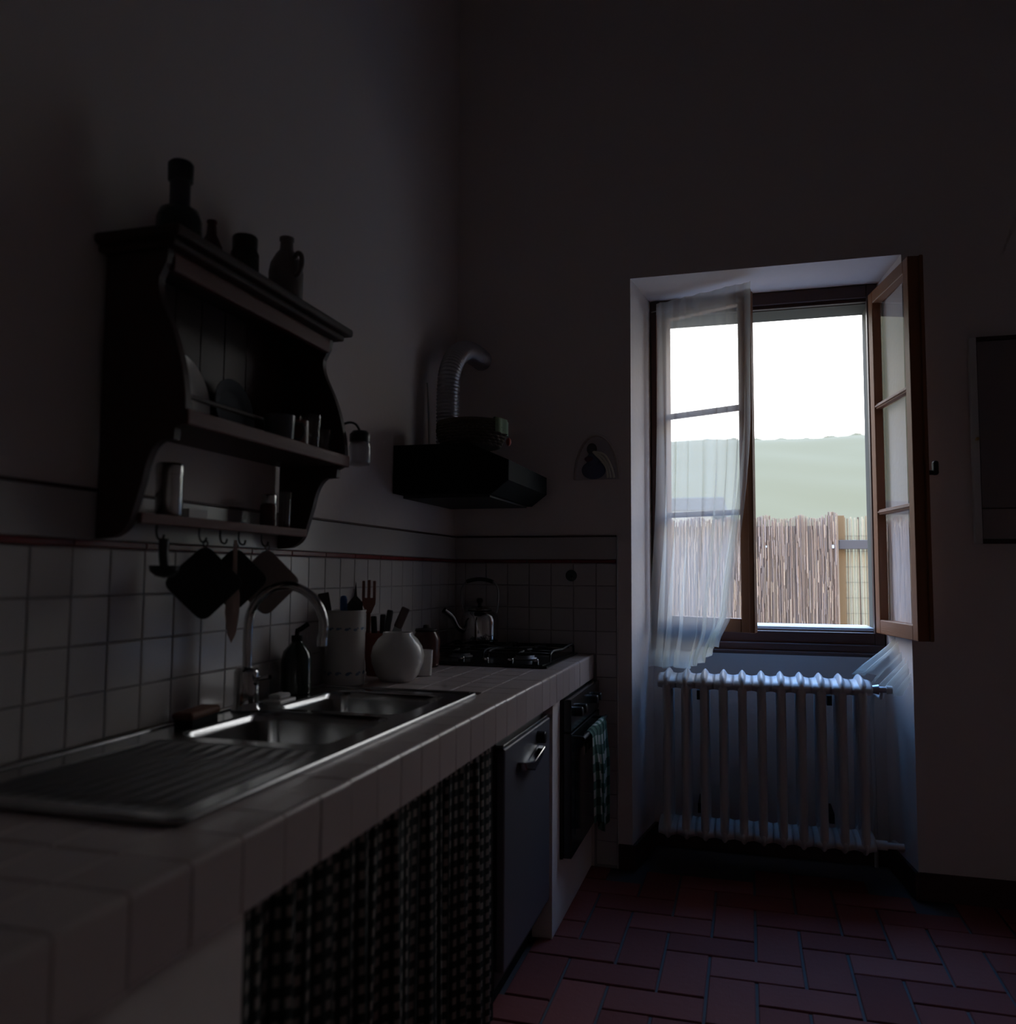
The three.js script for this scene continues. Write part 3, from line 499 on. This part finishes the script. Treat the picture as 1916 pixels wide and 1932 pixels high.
// ---------------------------------------------------------------- under the worktop: curtain, dishwasher, oven, towel
function checkTexture(n, fg, mid, bg) { const cv = document.createElement('canvas'); cv.width = cv.height = 64; const c = cv.getContext('2d'); c.fillStyle = bg; c.fillRect(0, 0, 64, 64); c.fillStyle = mid; c.fillRect(0, 0, 32, 64); c.fillRect(0, 0, 64, 32); c.fillStyle = fg; c.fillRect(0, 0, 32, 32); const t = new THREE.CanvasTexture(cv); t.colorSpace = THREE.SRGBColorSpace; t.wrapS = t.wrapT = THREE.RepeatWrapping; t.repeat.set(n, n); return t; }
{
  const t = thing('counter_curtain', 'green and white gingham curtain gathered below the worktop', 'curtain', [0, 0, 0]);
  const z0 = 1.325, z1 = 2.565, A = [0], fx = (z, v) => 0.585 + (0.4 + 0.6 * v) * (0.018 * Math.sin(2 * PI * (z * 7.3 + 0.5 * Math.sin(z * 5))) + 0.009 * Math.sin(2 * PI * (z * 15 + 0.2)) + 0.004 * Math.sin(z * 170));
  const N = 320; for (let i = 1; i <= N; i++) { const a = z0 + (z1 - z0) * (i - 1) / N, b = z0 + (z1 - z0) * i / N; A.push(A[i - 1] + Math.hypot(b - a, fx(b, 0.7) - fx(a, 0.7)) * 1.25); }
  obj('gathered_cloth', grid(N, 26, (u, v) => { const z = lerp(z0, z1, u); return [fx(z, v), 0.752 - v * 0.722, z + 0.006 * v * Math.sin(z * 40)]; }, (u, v) => [A[Math.round(u * N)], v * 0.722]), S(1, 1, 1, 0.95, { map: checkTexture(1 / 0.033, '#0a1512', '#232d2a', '#948c86'), side: THREE.DoubleSide }), t);
  obj('header', grid(N, 3, (u, v) => { const z = lerp(z0, z1, u); return [0.59 + 0.006 * Math.sin(z * 150), 0.768 - v * 0.018, z]; }, (u, v) => [A[Math.round(u * N)], v * 0.018]), S(1, 1, 1, 0.95, { map: checkTexture(1 / 0.033, '#0a1512', '#232d2a', '#948c86'), side: THREE.DoubleSide }), t);
  obj('rod', tube([[0.582, 0.760, z0 - 0.008], [0.582, 0.760, z1 + 0.008]], 0.004, 3, 8), M.iron, t);
}
{
  const t = thing('dishwasher', 'built in dishwasher with bluish grey door beside the curtain', 'dishwasher', [0, 0, 0]);
  const z0 = 0.752, z1 = 1.312;
  obj('body', bx(0.11, 0.59, 0.09, 0.772, z0, z1), M.iron, t);
  const d = obj('door', rbx(0.59, 0.616, 0.135, 0.735, z0 + 0.003, z1 - 0.003, 0.006), M.panel, t);
  obj('top_strip', rbx(0.585, 0.612, 0.737, 0.745, z0 + 0.003, z1 - 0.003, 0.002), M.steel, t); obj('kick_plate', bx(0.54, 0.555, 0.0, 0.125, z0, z1), M.matteBlack, t);
  obj('handle', prism([[1.175, 0.672], [1.15, 0.645], [1.05, 0.622], [0.95, 0.645], [0.922, 0.672], [1.05, 0.652]], 'x', 0.616, 0.640, 0.005), M.chrome, d);
  obj('knob', lathe([[0, 0.028], [0.016, 0.028], [0.019, 0.024], [0.020, 0]], 24).rotateZ(-PI / 2).translate(0.616, 0.70, 0.93), M.black, d);
}
{
  const t = thing('oven', 'black built in oven with bar handle under the hob', 'oven', [0, 0, 0]);
  obj('body', bx(0.11, 0.63, 0.22, 0.775, 0.03, 0.615), M.black, t);
  const d = obj('door', rbx(0.63, 0.662, 0.222, 0.655, 0.028, 0.612, 0.005), M.enamelBlack, t); obj('control_panel', rbx(0.63, 0.660, 0.66, 0.774, 0.028, 0.612, 0.004), M.enamelBlack, t);
  obj('window_glass', rbx(0.661, 0.664, 0.29, 0.58, 0.09, 0.55, 0.001), M.darkGlass, d);
  obj('handle', [tube([[0.695, 0.632, 0.065], [0.695, 0.632, 0.575]], 0.008, 3, 12), cyl(0.006, 0.006, 0.036, 10).rotateZ(PI / 2).translate(0.678, 0.632, 0.09), cyl(0.006, 0.006, 0.036, 10).rotateZ(PI / 2).translate(0.678, 0.632, 0.55)], M.iron, d);
  for (const z of [0.12, 0.2, 0.44, 0.52]) obj('knob', lathe([[0, 0.026], [0.014, 0.026], [0.017, 0.022], [0.018, 0]], 20).rotateZ(-PI / 2).translate(0.660, 0.72, z), M.black, t);
}
{
  const t = thing('tea_towel', 'green and white checked tea towel hanging from the oven handle', 'towel', [0, 0, 0]);
  const map = checkTexture(1 / 0.075, '#173b2c', '#4d6a58', '#b5b6a8');
  const f = (u, v) => { // over the bar and down in front
    const z = lerp(0.15, 0.475, u), L = 0.40 + 0.035 * Math.sin(u * 5 + 0.4) - 0.05 * Math.abs(u - 0.55), q = v * (L + 0.10), back = 0.085, w = 0.008 * Math.sin(u * 17 + 0.6) * (0.3 + v) + 0.004 * Math.sin(u * 41);
    if (q < back) return [0.6805, 0.632 - (back - q) * 0.9, z];
    if (q < back + 0.03) { const a = (q - back) / 0.03 * PI; return [0.695 - 0.0125 * Math.cos(a), 0.632 + 0.0125 * Math.sin(a), z]; }
    const dn = q - back - 0.03; return [0.7085 + 0.003 + w * Math.min(1, dn * 8) + 0.008 * Math.min(1, dn * 6), 0.632 - dn, z + (u - 0.5) * -0.10 * dn / L];
  };
  obj('cloth', grid(60, 60, f, (u, v) => [u * 0.36, v * 0.52]), S(1, 1, 1, 0.95, { map, side: THREE.DoubleSide }), t);
}

// ---------------------------------------------------------------- plate rack shelf on the left wall
const ZR = 1.49, ZL = 2.19;
{
  const t = thing('plate_rack', 'dark carved wooden plate rack shelf fixed to the tiled wall', 'shelf', [0, 0, 0]);
  const prof = () => {
    const s = new THREE.Shape(); s.moveTo(0.012, 1.285); s.lineTo(0.05, 1.287); s.quadraticCurveTo(0.088, 1.298, 0.096, 1.33); s.lineTo(0.118, 1.40); s.quadraticCurveTo(0.13, 1.465, 0.158, 1.478); s.lineTo(0.188, 1.479); s.lineTo(0.190, 1.502); s.lineTo(0.213, 1.512);
    s.lineTo(0.213, 1.545); s.bezierCurveTo(0.210, 1.60, 0.195, 1.66, 0.170, 1.715); s.bezierCurveTo(0.150, 1.755, 0.136, 1.78, 0.140, 1.81); s.lineTo(0.156, 1.84); s.lineTo(0.160, 1.868); s.lineTo(0.012, 1.868); s.closePath(); return s;
  };
  for (const z of [ZR, ZL - 0.02]) obj('side_panel', new THREE.ExtrudeGeometry(prof(), { depth: 0.017, bevelEnabled: true, bevelSize: 0.0015, bevelThickness: 0.0015, bevelOffset: -0.0015, curveSegments: 14 }).translate(0, 0, z + 0.0015), M.wood, t);
  obj('cornice', [rbx(0.003, 0.205, 1.882, 1.905, ZR - 0.035, ZL + 0.03, 0.008), rbx(0.003, 0.185, 1.868, 1.884, ZR - 0.018, ZL + 0.016, 0.005)], M.wood, t);
  obj('top_rail', rbx(0.142, 0.16, 1.828, 1.868, ZR + 0.02, ZL - 0.02, 0.003), M.woodEdge, t);
  obj('shelf_board', [rbx(0.012, 0.211, 1.512, 1.530, ZR + 0.02, ZL - 0.02, 0.003)], M.wood, t);
  obj('shelf_edge', rbx(0.205, 0.219, 1.508, 1.540, ZR + 0.001, ZL - 0.001, 0.004), M.woodEdge, t);
  obj('shelf_board', rbx(0.012, 0.098, 1.322, 1.336, ZR + 0.02, ZL - 0.02, 0.003), M.wood, t); obj('shelf_edge', rbx(0.094, 0.104, 1.316, 1.338, ZR + 0.02, ZL - 0.02, 0.003), M.woodEdge, t);
  const n = 7, w = (ZL - ZR - 0.04) / n; for (let i = 0; i < n; i++) obj('back_plank', rbx(0.012, 0.02, 1.53, 1.868, ZR + 0.02 + i * w + 0.0008, ZR + 0.02 + (i + 1) * w - 0.0008, 0.002), M.wood, t);
  obj('plate_rail', tube([[0.105, 1.60, ZR + 0.02], [0.105, 1.60, ZL - 0.02]], 0.006, 3, 8), M.wood, t);
  for (const z of [2.1, 1.958, 1.88, 1.805, 1.705]) obj('cup_hook', tube([[0.085, 1.316, z], [0.085, 1.300, z], [0.09, 1.288, z], [0.1, 1.286, z], [0.104, 1.296, z]], 0.0024, 16, 6), M.iron, t);
}
// on top of the rack
{
  const y = 1.9055;
  let t = thing('stoppered_bottle', 'squat dark bottle with pale neck and wide stopper on the rack', 'bottle', [0.105, y, 2.09]);
  obj('body', lathe([[0, 0], [0.044, 0], [0.047, 0.005], [0.047, 0.065], [0.04, 0.085], [0.024, 0.094]], 32), M.darkGlass, t); obj('neck', lathe([[0.024, 0.092], [0.0215, 0.1], [0.0215, 0.152]], 24), P(0.05, 0.05, 0.055, 0.3), t); obj('stopper', lathe([[0.0215, 0.15], [0.026, 0.152], [0.027, 0.188], [0.022, 0.194], [0, 0.195]], 24), M.black, t);
  t = thing('slim_bottle', 'slim reddish brown bottle between stoppered bottle and lidded jar', 'bottle', [0.075, y, 1.935]);
  obj('body', lathe([[0, 0], [0.023, 0], [0.025, 0.004], [0.025, 0.07], [0.012, 0.098], [0.01, 0.125], [0.012, 0.127], [0.012, 0.132], [0, 0.132]], 24), M.brownGlass, t);
  t = thing('lidded_jar', 'dark glass jar with screw lid beside the stoneware jug', 'jar', [0.10, y, 1.838]);
  obj('body', lathe([[0, 0], [0.032, 0], [0.034, 0.004], [0.034, 0.085], [0.028, 0.1]], 28), M.darkGlass, t); obj('lid', lathe([[0.029, 0.098], [0.03, 0.098], [0.03, 0.126], [0.027, 0.13], [0, 0.13]], 28), M.black, t);
  t = thing('stoneware_jug', 'stoneware jug with narrow neck and ear handle on the rack', 'jug', [0.10, y, 1.648], rad(-25));
  obj('body', lathe([[0, 0], [0.041, 0], [0.044, 0.005], [0.045, 0.105], [0.041, 0.13], [0.028, 0.155], [0.018, 0.168], [0.0165, 0.19], [0.019, 0.193], [0.019, 0.202], [0.013, 0.204], [0.012, 0.19]], 36), M.jug, t);
  obj('handle', tube([[0.037, 0.14, 0], [0.052, 0.148, 0], [0.067, 0.137, 0], [0.069, 0.112, 0], [0.058, 0.094, 0], [0.043, 0.09, 0]], 0.0065, 26, 10), M.jug, t);
}
// inside the rack
{
  const plate = (label, z, r, lean, m, turn) => {
    const t = thing('dinner_plate', label, 'plate', [0.062, 1.531, z]); t.rotation.set(0, turn, lean);
    obj('plate_disc', lathe([[0, 0], [r * 0.62, 0], [r * 0.68, 0.004], [r, 0.014], [r, 0.0165], [r * 0.66, 0.007], [r * 0.6, 0.0035], [0, 0.0035]], 48).rotateZ(-PI / 2).translate(0, r, 0), m, t);
  };
  plate('white plate leaning in the rack below the stoppered bottle', 1.985, 0.092, 0.2, M.white, rad(4));
  plate('grey blue plate leaning in the rack beside the white plate', 1.808, 0.08, 0.14, P(0.03, 0.035, 0.05, 0.75), 0);
  plate('dark glazed saucer leaning in the rack beside the white plate', 2.121, 0.042, 0.14, P(0.06, 0.06, 0.06, 0.2), 0);
  const y = 1.5305;
  let t = thing('grey_mug', 'grey mug on the rack shelf near the brown mug', 'mug', [0.158, y, 1.755], rad(40)); obj('body', lathe([[0, 0], [0.03, 0], [0.036, 0.02], [0.039, 0.075], [0.037, 0.075], [0.033, 0.02], [0, 0.006]], 32), P(0.10, 0.10, 0.11, 0.15), t); obj('handle', tube([[0.037, 0.06, 0], [0.055, 0.06, 0], [0.06, 0.04, 0], [0.05, 0.022, 0], [0.036, 0.02, 0]], 0.0045, 20, 8), P(0.10, 0.10, 0.11, 0.15), t);
  t = thing('brown_mug', 'brown mug on the rack shelf next to the grey mug', 'mug', [0.155, y, 1.668], rad(120)); obj('body', lathe([[0, 0], [0.028, 0], [0.031, 0.01], [0.031, 0.078], [0.029, 0.078], [0.027, 0.01], [0, 0.006]], 32), P(0.14, 0.05, 0.035, 0.3), t); obj('handle', tube([[0.03, 0.064, 0], [0.046, 0.062, 0], [0.05, 0.042, 0], [0.044, 0.022, 0], [0.029, 0.02, 0]], 0.004, 20, 8), P(0.14, 0.05, 0.035, 0.3), t);
  for (const [z, lab, r, h] of [[1.60, 'taller drinking glass at the end of the rack shelf', 0.03, 0.105], [1.535, 'short drinking glass against the rack side panel', 0.027, 0.075]]) { t = thing('drinking_glass', lab, 'glass', [0.155, y, z]); obj('glass_wall', lathe([[0, 0.004], [r * 0.85, 0.004], [r, h], [r - 0.0015, h], [r * 0.85 - 0.0015, 0.008], [0, 0.008]], 28), M.glass, t); }
  const y2 = 1.3365;
  t = thing('steel_canister', 'tall shiny steel canister with lid on the lower rack shelf', 'canister', [0.062, y2, 2.035]); obj('body', lathe([[0, 0], [0.0285, 0], [0.0285, 0.092]], 36), M.tin, t); obj('lid', lathe([[0.0285, 0.092], [0.0295, 0.093], [0.0295, 0.113], [0.026, 0.118], [0, 0.119]], 36), M.tin, t);
  t = thing('white_box', 'small flat white box beside the steel canister', 'box', [0.062, y2, 1.962]); obj('carton', rbx(-0.022, 0.022, 0, 0.023, -0.034, 0.034, 0.002), M.whiteMatte, t);
  t = thing('spice_jar', 'small spice jar with metal lid on the lower rack shelf', 'jar', [0.062, y2, 1.640]); obj('body', lathe([[0, 0], [0.021, 0], [0.022, 0.004], [0.022, 0.055], [0.017, 0.064]], 28), M.brownGlass, t); obj('lid', lathe([[0.018, 0.062], [0.02, 0.063], [0.02, 0.083], [0.017, 0.086], [0, 0.087]], 28), M.tin, t);
  t = thing('slim_glass', 'slim glass at the end of the lower rack shelf', 'glass', [0.062, y2, 1.565]); obj('glass_wall', lathe([[0, 0.004], [0.018, 0.004], [0.022, 0.10], [0.0205, 0.10], [0.0165, 0.008], [0, 0.008]], 28), M.glass, t);
  t = thing('hanging_jar', 'glass jar with dark cap hung on the rack end panel', 'jar', [0.225, 1.517, 1.445]);
  obj('glass_wall', lathe([[0, 0.0], [0.027, 0.002], [0.031, 0.015], [0.031, 0.055], [0.026, 0.07]], 28), P(0.75, 0.75, 0.78, 0.12, { transmission: 0.6, thickness: 0, ior: 1.5 }), t);
  obj('cap', lathe([[0.027, 0.068], [0.029, 0.069], [0.029, 0.09], [0.02, 0.1], [0, 0.102]], 24), M.black, t); obj('hanger', tube([[0, 0.1, 0], [-0.01, 0.118, 0.006], [-0.02, 0.122, 0.02], [-0.035, 0.112, 0.044]], 0.0035, 16, 8), M.iron, t);
}
// hanging from the hooks
{
  let t = thing('ladle', 'black ladle hanging from the rack hook', 'ladle', [0.104, 1.20, 2.1]);
  obj('handle', tube([[0, 0.088, 0], [0, 0.06, 0], [0.004, 0.03, 0]], 0.010, 10, 8), M.black, t); obj('bowl', lathe([[0.0, 0.0], [0.018, 0.004], [0.028, 0.014], [0.031, 0.026], [0.029, 0.026], [0.026, 0.015], [0, 0.004]], 24).translate(0.004, 0.006, 0), M.black, t);
  const holder = (label, name, z, size, m, x, yt) => {
    const o = thing(name, label, 'pot holder', [x, yt, z]); o.rotation.y = rad(-48);
    const h = size / 2 - 0.002, g = new THREE.ExtrudeGeometry(roundRect(-h, h, -h, h, 0.022), { depth: 0.005, bevelEnabled: true, bevelSize: 0.002, bevelThickness: 0.002, bevelSegments: 2, steps: 1, curveSegments: 6 }).translate(0, 0, -0.0025).rotateY(PI / 2);
    g.rotateX(PI / 4).translate(0, -size * 0.707 - 0.004, 0); obj('quilted_pad', g, m, o);
    obj('loop', tube([[0, -0.014, 0], [0, -0.004, 0.005], [0.0, 0.004, 0], [0, -0.004, -0.005], [0, -0.014, 0]], 0.0018, 20, 6), m, o);
  };
  holder('black pot holder hanging by a corner near the ladle', 'pot_holder', 1.958, 0.125, M.cloth, 0.102, 1.287);
  holder('black pot holder hanging behind the wooden paddle', 'pot_holder', 1.805, 0.115, M.cloth, 0.078, 1.287);
  holder('pale pot holder hanging by a corner behind the tap', 'pot_holder', 1.705, 0.125, M.paleCloth, 0.102, 1.287);
  t = thing('wooden_paddle', 'pale narrow wooden paddle hanging between the pot holders', 'utensil', [0.132, 1.058, 1.888], rad(33));
  obj('paddle_blade', [prism([[-0.004, 0.235], [-0.005, 0.15], [-0.016, 0.11], [-0.019, 0.07], [-0.012, 0.02], [-0.003, 0.0], [0.006, 0.02], [0.013, 0.07], [0.012, 0.11], [0.005, 0.15], [0.004, 0.235]], 'z', -0.003, 0.003, 0.001)], M.paleWood, t);
}

// ---------------------------------------------------------------- outside: terrace, reed fence, hill
{
  tag(obj('terrace', bx(-6, 8, -0.3, -0.1, -4.2, -0.45), S(0.20, 0.18, 0.16, 0.95)), 'paved terrace outside the window', 'terrace', null, 'structure');
  const t = thing('reed_fence', 'weathered reed screen fence with wavy top outside the window', 'fence', [0, 0, 0]);
  const top = (x) => { const pk = [[1.395, 0.03], [1.632, 0.032], [1.824, 0.05], [1.15, 0.02], [0.93, 0.03], [0.7, 0.02], [0.45, 0.035], [0.2, 0.02], [-0.1, 0.03], [-0.4, 0.02]]; let y = 1.61; for (const [p, h] of pk) y += h * Math.exp(-Math.pow((x - p) / 0.055, 2)); return y; };
  const pal = [[0.15, 0.124, 0.106], [0.13, 0.112, 0.105], [0.165, 0.135, 0.108], [0.115, 0.09, 0.076], [0.19, 0.16, 0.125], [0.14, 0.122, 0.118], [0.12, 0.09, 0.072]];
  const gs = [];
  const reed = (x, y0, y1, z, r, c, lean) => {
    const g = cyl(r, r * rr(0.85, 1.1), y1 - y0, 5, true).toNonIndexed(); g.rotateZ(lean).translate(x, (y0 + y1) / 2, z); const n = g.attributes.position.count, a = new Float32Array(n * 3); for (let i = 0; i < n; i++) a.set(c, i * 3); g.setAttribute('color', new THREE.BufferAttribute(a, 3)); gs.push(g);
  };
  for (let x = -1.3; x < 1.868; x += 0.0031) {
    const k = rr(2.0, 3.2), c = pal[Math.floor(rnd() * pal.length)].map((v) => v * k);
    reed(x + rr(-0.002, 0.002), -0.1, top(x) - rr(0, 0.03) * (rnd() < 0.5 ? 1 : 0.3), -2.5 + rr(-0.012, 0.006), rr(0.0017, 0.0032), c, rr(-0.006, 0.006));
  }
  for (let k = 0; k < 1500; k++) { // broken and split stems on the face of the mat
    const x = rr(-1.3, 1.86), y = rr(0.5, 1.5), q = rr(2.2, 4.4), c = pal[Math.floor(rnd() * pal.length)].map((v) => v * q); reed(x, y, Math.min(top(x) - 0.03, y + rr(0.06, 0.3)), -2.492 + rr(0, 0.006), rr(0.0015, 0.0027), c, rr(-0.012, 0.012));
  }
  const st = obj('reed_stems', gs, new THREE.MeshStandardMaterial({ color: new THREE.Color().setRGB(1.0, 0.84, 0.68), vertexColors: true, roughness: 0.9 }), t); st.userData.kind = 'stuff';
  obj('backing', bx(-1.3, 1.866, -0.1, 1.56, -2.53, -2.522), S(0.12, 0.10, 0.09, 0.95), t);
  obj('clip', rbx(1.824, 1.838, 1.405, 1.427, -2.487, -2.484, 0.001).rotateZ(0), M.whiteMatte, t); obj('clip', rbx(1.395, 1.403, 1.41, 1.424, -2.487, -2.484, 0.001), M.whiteMatte, t);
  const b = thing('cane_fence', 'pale bamboo cane fence with wooden post and grey crosspiece', 'fence', [0, 0, 0]);
  const caneMats = [S(0.42, 0.33, 0.19, 0.7), S(0.50, 0.41, 0.26, 0.7), S(0.33, 0.235, 0.13, 0.7), S(0.14, 0.085, 0.05, 0.8)], cane = cyl(0.0062, 0.0068, 1.72, 7, true);
  for (let k = 0; k < 52; k++) { const m = obj('cane', cane, caneMats[[0, 1, 1, 2, 1, 3, 0, 1][Math.floor(rnd() * 8)]], b); m.position.set(1.918 + k * 0.0150 + rr(-0.0015, 0.0015), 0.76 + rr(-0.015, 0.01), -2.57 + rr(-0.004, 0.004)); m.rotation.z = rr(-0.008, 0.008); }
  for (let k = 0; k < 7; k++) obj('binding_wire', tube([[1.9, 0.86 + k * 0.105, -2.561], [2.7, 0.86 + k * 0.105 + 0.004, -2.561]], 0.0008, 3, 5), M.iron, b);
  obj('post', rbx(1.866, 1.912, -0.1, 1.632, -2.60, -2.545, 0.004), S(0.24, 0.135, 0.05, 0.75), b);
  obj('crosspiece', rbx(1.872, 2.72, 1.40, 1.461, -2.545, -2.51, 0.003), S(0.11, 0.09, 0.078, 0.85), b);
  // low roof edge seen over the fence
  const r = thing('garden_shed', 'grey flat roofed garden shed beyond the reed fence', 'shed', [0, 0, 0]);
  obj('roof_slab', rbx(-4.5, 0.985, 2.09, 2.262, -10.5, -8.0, 0.01), S(0.11, 0.105, 0.095, 0.9), r); obj('wall', bx(-4.3, 0.8, -1.2, 2.09, -10.3, -8.2), S(0.5, 0.5, 0.46, 0.9), r);
}
{
  const slope = 0.1508, ridge = (x) => 24.0 + 38 * sstep(-x, 25, 85) + 0.9 * noise.noise(x * 0.05, 3.3, 0.5) - 0.010 * (x - 14), hillMat = S(0.158, 0.108, 0.039, 1.0);
  const g = grid(120, 50, (u, v) => {
    const x = lerp(-260, 200, u), z = lerp(-11, -152, v), k = sstep(-z, 30, 150);
    const y = -2.2 - 3.0 * sstep(-z, 12, 40) * (1 - k) + k * (ridge(x) + 2.2) + (v > 0.1 ? 0.5 * noise.noise(x * 0.11, z * 0.11, 2) * (1 - sstep(v, 0.9, 1)) : 0);
    return [x, y, z];
  });
  const back = grid(120, 1, (u, v) => { const x = lerp(-260, 200, u); return [x, v ? -6 : ridge(x), v ? -190 : -152]; });
  tag(obj('hillside', [g, back], hillMat), 'pale misty green hillside rising beyond the fence', 'hill', null, 'structure');
  const base = new THREE.IcosahedronGeometry(1, 3), treeMats = [S(0.150, 0.105, 0.043, 1), S(0.16, 0.112, 0.046, 1)], geos = [0, 1, 2].map((q) => { const c = mergeVertices(base.clone().deleteAttribute('normal').deleteAttribute('uv')), p = c.attributes.position; for (let i = 0; i < p.count; i++) { const x = p.getX(i), y = p.getY(i), z = p.getZ(i), f = 1 + 0.28 * noise.noise(x * 2.2 + q * 5, y * 2.2, z * 2.2) + 0.14 * noise.noise(x * 6, y * 6 + q * 3, z * 6); p.setXYZ(i, x * f, y * f * 0.85, z * f); } c.computeVertexNormals(); return c; });
  for (let k = 0; k < 28; k++) {
    const x = -60 + k * 4.2 + rr(-0.15, 0.15), s = rr(1.1, 1.75), m = obj('ridge_tree', geos[k % 3], treeMats[k % 2]);
    m.position.set(x, ridge(x) + 0.45, -151 + rr(-1.5, 1)); m.scale.set(1.7, s, 1.3); 
    tag(m, 'hazy round tree crown on the distant ridge', 'tree', 'trees along the misty ridge');
  }
}

scene.traverse((o) => { if (o.isMesh) { o.castShadow = true; o.receiveShadow = true; } });
renderer.render(scene, camera);
